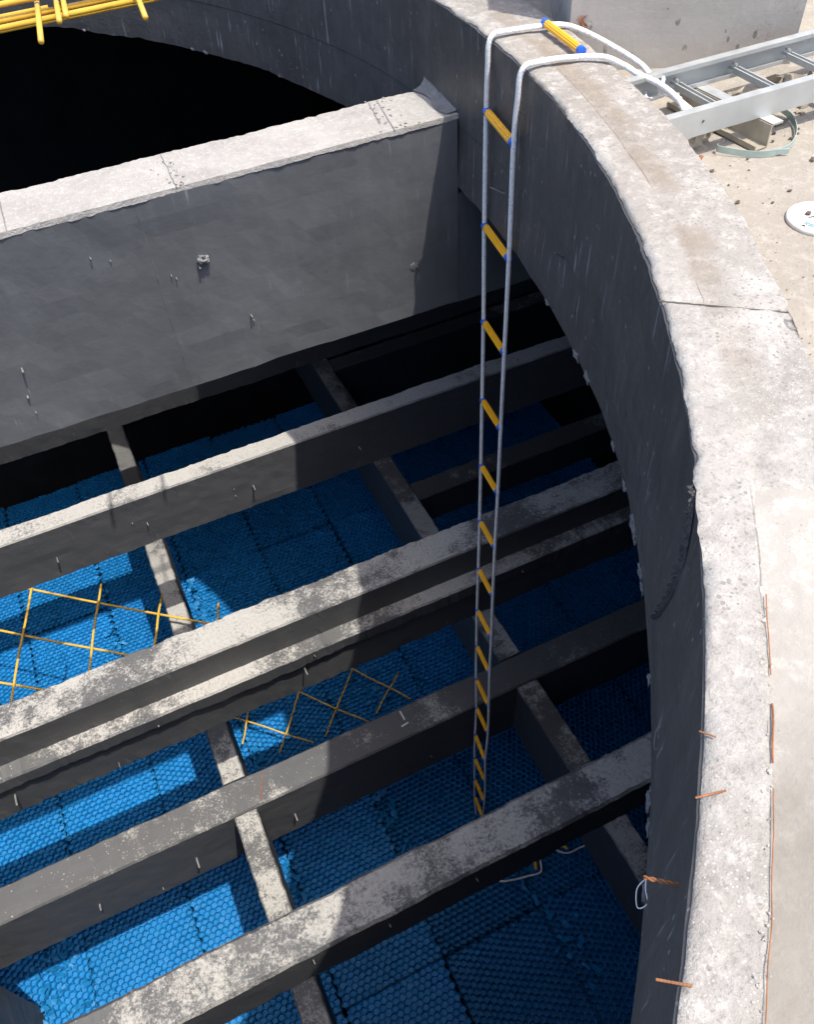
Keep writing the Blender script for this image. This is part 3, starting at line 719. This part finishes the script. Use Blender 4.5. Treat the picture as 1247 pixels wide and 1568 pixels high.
# ---------------------------------------------------------------- galvanised cable ladder on the ground
T0, T1 = 1.235, 3.4
zt, zb = -.010, -.066
gl = empty('steel_cable_ladder', (2.2, 1.54, zb)); tag(gl, 'galvanised steel ladder section lying on the ground outside the rim, rope tied to it', 'steel ladder')
def crail(ys, dirn):
    mb = MB(); y = ys; w_ = .022*dirn
    mb.box((T0, min(y, y+.003*dirn), zb), (T1, max(y, y+.003*dirn), zt))
    mb.box((T0, min(y+.0032*dirn, y+w_), zt-.003), (T1, max(y+.0032*dirn, y+w_), zt-.0002))
    mb.box((T0, min(y+.0032*dirn, y+w_), zb+.0002), (T1, max(y+.0032*dirn, y+w_), zb+.003))
    mb.box((T0, min(y+w_*.86, y+w_), zt-.0095), (T1, max(y+w_*.86, y+w_), zt-.0031))
    mb.box((T0, min(y+w_*.86, y+w_), zb+.0031), (T1, max(y+w_*.86, y+w_), zb+.0095))
    return mb
crail(1.425, 1).build('side_rail', m_galv, gl); crail(1.655, -1).build('side_rail', m_galv, gl)
for x_ in (1.425, 1.60, 1.765, 1.93, 2.1, 2.27, 2.44, 2.61, 2.78, 2.95, 3.12, 3.3):
    mb = MB(); mb.box((x_, 1.449, zb+.012), (x_+.004, 1.631, zb+.026)); mb.box((x_+.014, 1.449, zb+.012), (x_+.018, 1.631, zb+.026)); mb.box((x_+.0042, 1.449, zb+.012), (x_+.0138, 1.631, zb+.0145))
    rg = mb.build('rung', m_galv, gl)
    mb = MB(); mb.tube([(x_+.008, 1.634, zb+.019), (x_+.008, 1.660, zb+.019)], .003, 6); mb.tube([(x_+.008, 1.630, zb+.03), (x_+.008, 1.645, zb+.03)], .0035, 6)
    mb.build('bolt', m_galv, gl)
mb = MB(); mb.blob((1.345, 1.4245, -.035), (.004, .0015, .003), 1, 4, 6); mb.build('dark_chip', m_scr, gl)

ch = empty('steel_channel_offcut', (1.50, 1.5, GZ)); tag(ch, 'short galvanised channel lying crosswise on the ground beneath the steel ladder', 'steel channel')
mb = MB(); u = Vector((-.02, .30, 0)).normalized(); s_ = u.cross(Vector((0,0,1)))
c0 = Vector((1.515, 1.385, 0)); c1 = c0+u*.30
def obar(mb, a, b, da, db, za, zb_):                   # slab along a->b between side offsets da..db and heights
    n = s_; V = [a+n*da, a+n*db, b+n*db, b+n*da]
    mb.add([(v.x, v.y, za) for v in V]+[(v.x, v.y, zb_) for v in V], [(0,3,2,1),(4,5,6,7),(0,1,5,4),(1,2,6,5),(2,3,7,6),(3,0,4,7)])
obar(mb, c0, c1, -.0015, .0015, GZ+.003, zb-.0035)
obar(mb, c0, c1, .0017, .032, zb-.0045, zb-.0015)
obar(mb, c0, c1, -.035, .0013, GZ+.0005, GZ+.0035)
obar(mb, c0, c1, -.038, -.0353, GZ+.0005, GZ+.012)
m_chn = simple('dirty_galvanised', (.40,.36,.28), .6, .25, .3, 12, .2)
mb.build('channel_web', m_chn, ch)
mb = MB(); obar(mb, c0, c1, .0005, .033, zb-.0014, zb-.0004); mb.build('channel_flange', m_galv, ch)

st = empty('steel_strap', (1.5, 1.36, GZ)); tag(st, 'curled green-grey metal strap lying round the channel offcut on the sand', 'strap')
pts = smoothpath([(1.410,1.432,0),(1.402,1.418,0),(1.430,1.385,0),(1.475,1.352,0),(1.528,1.342,0),(1.580,1.368,0),(1.630,1.42,0),(1.655,1.47,.004),(1.65,1.53,.012)], 8)
mb = MB(); V = []; F = []
for i, p in enumerate(pts):
    for zz in (GZ+.002, GZ+.017): V.append((p.x, p.y, zz+p.z+.002*sin(i*.2)))
for i in range(len(pts)-1): F.append((2*i, 2*i+2, 2*i+3, 2*i+1))
mb.add(V, F); so_ = mb.build('strap_band', m_strap, st); md = so_.modifiers.new('thick', 'SOLIDIFY'); md.thickness = .0015
mb = MB(); mb.obox((1.515,1.338,GZ+.010), (.014,-.007,0), (.0006,.0012,0), (0,0,.006)); mb.build('strap_end', m_strap, st)

# ---------------------------------------------------------------- concrete block beyond the ladder
A = Vector((1.362, 2.000)); B = Vector((1.893, 1.730)); dr_ = (B-A).normalized(); nr = Vector((-dr_.y, dr_.x))
mb = MB(); N1, N2 = 24, 24
def quadgrid(o, u, v, nu, nv, amp, nrm):
    V = []; F = []
    for i in range(nu+1):
        for j in range(nv+1):
            p = o + u*(i/nu) + v*(j/nv); e = 0 if i in (0, nu) or j in (0, nv) else amp*noise.noise(p*7)
            V.append(p + nrm*e)
    for i in range(nu):
        for j in range(nv): F.append((i*(nv+1)+j, (i+1)*(nv+1)+j, (i+1)*(nv+1)+j+1, i*(nv+1)+j+1))
    return V, F
A3 = Vector((A.x, A.y, GZ-.02)); u3 = Vector((dr_.x, dr_.y, 0))*(B-A).length; w3 = Vector((nr.x, nr.y, 0))*1.3; h3 = Vector((0, 0, .85))
mb.add(*quadgrid(A3, u3, h3, 24, 24, .003, Vector((-nr.x, -nr.y, 0))))
mb.add(*quadgrid(A3+w3, -w3, h3, 24, 24, .003, Vector((-dr_.x, -dr_.y, 0))))
mb.add(*quadgrid(A3+u3, w3, h3, 12, 12, .003, Vector((dr_.x, dr_.y, 0))))
mb.add(*quadgrid(A3+h3, u3, w3, 12, 12, .003, Vector((0, 0, 1))))
mb.add(*quadgrid(A3+u3+w3, -u3, h3, 12, 12, .003, Vector((nr.x, nr.y, 0))))
bk = empty('concrete_block', A3+u3*.5); tag(bk, 'pale cast concrete block with pitted face standing behind the steel ladder', 'concrete block')
kk = NT('pitted_block_face'); n1 = kk.noise(3.2, 7, .65); n2 = kk.noise(26, 6, .75); v1 = kk.voro(30, vec=kk.mapped((1, 1, .55)))
pit = kk.math('MULTIPLY', kk.math('LESS_THAN', v1, .2), kk.rng(kk.noise(7, 3, .6), .46, .52))
cr = kk.rng(kk.math('ABSOLUTE', kk.math('SUBTRACT', kk.noise(6, 6, .75), .5)), 0, .008, 1, 0)
cr = kk.math('MULTIPLY', cr, kk.rng(kk.noise(4, 2, .5), .52, .6))
cc = kk.mix(kk.rng(n1, .38, .66), (.40,.375,.34), (.33,.31,.28)); cc = kk.mix(kk.math('MULTIPLY', kk.rng(n2, .5, .7), .5), cc, (.46,.44,.40))
cc = kk.mix(kk.math('MULTIPLY', kk.rng(kk.noise(9, 5, .7), .62, .72), .5), cc, (.36,.33,.27))
cc = kk.mix(kk.math('MAXIMUM', pit, kk.math('MULTIPLY', cr, .7)), cc, (.20,.19,.165))
m_blk = kk.fin(cc, .9, [(n2, .35, .004), (kk.math('SUBTRACT', 1.0, pit), .6, .004)], .25)
mb.build('block_body', m_blk, bk)
wr = empty('rusty_wire_tuft', (1.385, 1.965, -.01)); tag(wr, 'small rusty tie wire tuft beside the rope on the outer edge of the rim', 'tie wire')
random.seed(4)
for i in range(5):
    a = random.uniform(0, 6.3); b_ = Vector((1.385, 1.965, -.012)); mb = MB()
    mb.tube(smoothpath([b_, b_+Vector((.012*cos(a), .012*sin(a), .008)), b_+Vector((.016*cos(a+1), .016*sin(a+1), .022)), b_+Vector((.024*cos(a+.4), .024*sin(a+.4), .030))], 4), .0012, 5)
    mb.build('wire_strand', m_rustd, wr)

# ---------------------------------------------------------------- white lid on the sand
lc = Vector((1.388, 1.081, GZ)); RL = .066
ld = empty('plastic_lid', lc); tag(ld, 'dirty white round plastic lid lying on the sand at the right edge', 'lid')
mb = MB(); prof = [(z0, z1*.55) for z0, z1 in [(0,.013),(.3*RL,.0133),(.62*RL,.013),(.80*RL,.0125),(.84*RL,.010),(.88*RL,.010),(.91*RL,.016),(.97*RL,.017),(RL,.015),(RL*1.01,.004),(RL,.001)]]
V = []; F = []; n = 48
for r_, z_ in prof:
    for k_ in range(n): V.append((lc.x+r_*cos(2*pi*k_/n), lc.y+r_*sin(2*pi*k_/n), GZ+z_))
for i in range(len(prof)-1):
    for k_ in range(n): F.append((i*n+k_, (i+1)*n+k_, (i+1)*n+(k_+1) % n, i*n+(k_+1) % n))
mb.add(V, F); mb.build('lid_disc', m_lid, ld, smooth=True)
def arcband(r0, r1, a0, a1, name, mat):
    mb = MB(); V = []; F = []; N = 14
    for i in range(N+1):
        a = R(lerp(i/N, a0, a1))
        for r_ in (r0, r1): V.append((lc.x+RL*r_*cos(a), lc.y+RL*r_*sin(a), GZ+.0079))
    for i in range(N): F.append((2*i, 2*i+1, 2*i+3, 2*i+2))
    mb.add(V, F); return mb.build(name, mat, ld)
arcband(.50, .56, 175, 262, 'printed_arc', m_mark); arcband(.62, .65, 178, 235, 'printed_arc', m_mark)
for a in (182, 196, 210, 224, 238, 250): arcband(.565, .612, a, a+5, 'printed_mark', m_mark)
for p, q in (((-.02,.012),(.002,.006)), ((.002,.006),(.014,-.014)), ((-.052,-.004),(-.050,-.010))):
    mb = MB(); mb.tube([(lc.x+p[0], lc.y+p[1], GZ+.0080), (lc.x+(p[0]+q[0])/2+.002, lc.y+(p[1]+q[1])/2, GZ+.0084), (lc.x+q[0], lc.y+q[1], GZ+.0080)], .0012, 5); mb.build('scratch', m_scr, ld)
mb = MB(); mb.blob((lc.x-.012, lc.y+.022, GZ+.011), (.006, .005, .004), 2, 5, 8); pb = mb.build('pebble', m_stone, origin=(lc.x-.012, lc.y+.022, GZ+.008)); tag(pb, 'dark pebble sitting on top of the white lid', 'pebble')

# ---------------------------------------------------------------- pebbles, rubble
GP = 'dark pebbles on the sand'
PB = ((1.338,1.357,.006,'dark pebble close to the rim, level with the near end of the curled strap'), (1.296,1.221,.006,'dark pebble beside the rim, left of the white lid'), (1.421,1.204,.005,'small dark curl of debris just above the white lid'),
 (1.358,1.184,.004,'tiny dark pebble on open sand left of the white lid'), (1.227,1.104,.004,'tiny dark pebble hard against the rim, below the others'), (1.568,1.456,.004,'small crumb inside the loop of the curled strap, nearest the rail'),
 (1.577,1.430,.006,'larger crumb inside the loop of the curled strap'), (1.547,1.401,.005,'dark crumb inside the strap loop beside the channel end'), (1.590,1.390,.005,'dark crumb at the right bend of the curled strap'),
 (1.622,1.402,.004,'tiny crumb just right of the curled strap'), (1.558,1.282,.010,'largest dark stone on the sand, at the right edge below the strap'), (1.441,1.362,.004,'tiny crumb just below the middle of the curled strap'),
 (1.64,1.42,.004,'outermost tiny crumb right of the curled strap'), (1.33,1.29,.003,'tiny brown fleck beside the rim between two larger pebbles'), (1.41,1.32,.003,'tiny fleck on open sand midway between strap and lid'))
for i, (x_, y_, s_, lb) in enumerate(PB):
    mb = MB(); mb.blob((x_, y_, GZ+s_*.4), (s_*1.0, s_*.65, s_*.5), i, 5, 8, .4); o = mb.build('pebble', m_stone, origin=(x_, y_, GZ)); tag(o, lb, 'pebble', GP)
mb = MB(); random.seed(8)
for i in range(230):
    x_ = random.uniform(1.33, 2.6); y_ = random.uniform(1.46, 1.63); s_ = random.uniform(.006, .026) if random.random() < .4 else random.uniform(.003, .008)
    mb.blob((x_, y_, GZ+s_*.3), (s_*1.5, s_, s_*.8), i, 6, 8, .7)
for i in range(260):
    a = R(random.uniform(-28, -4)); r_ = RO+.01+abs(random.gauss(0, .18)); s_ = random.uniform(.0008, .0022); p = pol(a, r_, GZ+s_*.3)
    mb.blob(p, (s_*1.3, s_, s_*.8), i, 3, 5, .3)
o = mb.build('rubble', m_rubble, origin=(2, 1.54, GZ)); tag(o, 'tan rubble and grit strewn under the steel ladder and beside the rim', 'rubble', kind='stuff')

# ---------------------------------------------------------------- yellow rod meshes
def rodmesh(label, lines, z, r, parent_loc):
    t = empty('rod_mesh', parent_loc); tag(t, label, 'rod mesh', 'yellow rod meshes')
    for a, b, dz in lines:
        mb = MB(); a, b = Vector((*a, z+dz)), Vector((*b, z+dz)); mb.tube([a.lerp(b, i/8)+Vector((0, 0, .01*sin(i*.9+a.x*3))) for i in range(9)], r, 8); mb.build('rod', m_mesh, t, smooth=True)
    return t
def sc2(p, d0, d1): return (p[0]*d1/d0, p[1]*d1/d0)
d1 = 5.50; zz = H-d1*H
U = [((-.97,3.92),(-1.22,3.03)),((-.61,3.62),(-.79,3.04)),((-.29,3.36),(-.41,3.05)),((0,3.14),(-.06,2.95))]
L_ = [((-1.18,3.93),(-.10,3.04)),((-1.22,3.56),(-.56,3.03)),((-1.27,3.20),(-1.05,3.03))]
ln = []
for a, b in U:
    a, b = sc2(a, 5, d1), sc2(b, 5, d1); b = (a[0]+(b[0]-a[0])*1.12, a[1]+(b[1]-a[1])*1.12); ln.append((a, b, .016))
for a, b in L_:
    a, b = sc2(a, 5, d1), sc2(b, 5, d1); e = (b[0]-a[0], b[1]-a[1]); a = (a[0]-e[0]*.7*1.08/max(.2, abs(e[0])), a[1]-e[1]*.7*1.08/max(.2, abs(e[0]))); b = (b[0]+e[0]*.06, b[1]+e[1]*.06); ln.append((a, b, 0))
rodmesh('sunlit yellow rod mesh lying on the left cross beam behind the stepped beam', ln, zz, .0080, (-1, 3.6, zz))
d1 = 7.52; zz = H-d1*H
ln = []
for a, b in (((-.07,3.15),(-.19,2.92)),((.33,3.16),(.02,2.74)),((.74,3.15),(.35,2.72)),((1.01,2.95),(.73,2.72))): ln.append((sc2(a, 6.6, d1), sc2(b, 6.6, d1), .016))
for a, b in (((-.19,3.16),(.26,2.72)),((.28,3.16),(.66,2.69)),((.70,3.17),(1.0,2.72))): ln.append((sc2(a, 6.6, d1), sc2(b, 6.6, d1), 0))
rodmesh('thin shaded yellow rod mesh on the blue fill in front of the stepped beam', ln, zz, .0072, (.4, 3.4, zz))
# the mesh that reaches over the far rim, top left
t = empty('rod_mesh', (-2.4, 2.85, .01)); tag(t, 'bright yellow rods projecting over the shaft opening at the top left corner', 'rod mesh', 'yellow rod meshes')
for a, b in (((.095,2.62),(.14,3.02)), ((.165,2.75),(.195,3.02)), ((.19,2.785),(.215,3.02)), ((.385,2.64),(.425,3.02))):
    mb = MB(); mb.tube([(*a, .022), (*b, .022)], .0080, 10); mb.build('rod', m_mesh, t, smooth=True)
for a, b, z_, r_ in (((-4.2,2.84),(.50,2.945),.001,.008),((-4.2,2.80),(.50,2.905),-.006,.008),((-4.2,2.95),(.10,3.0),.045,.008),((-4.2,2.88),(.42,2.93),.043,.008),((-4.2,2.90),(.16,2.97),.002,.006),((-4.2,2.865),(.50,2.925),-.02,.006),((-4.2,2.98),(.02,3.0),.02,.008)):
    mb = MB(); mb.tube([(*a, z_), (*b, z_)], r_, 10); mb.build('rod', m_mesh, t, smooth=True)
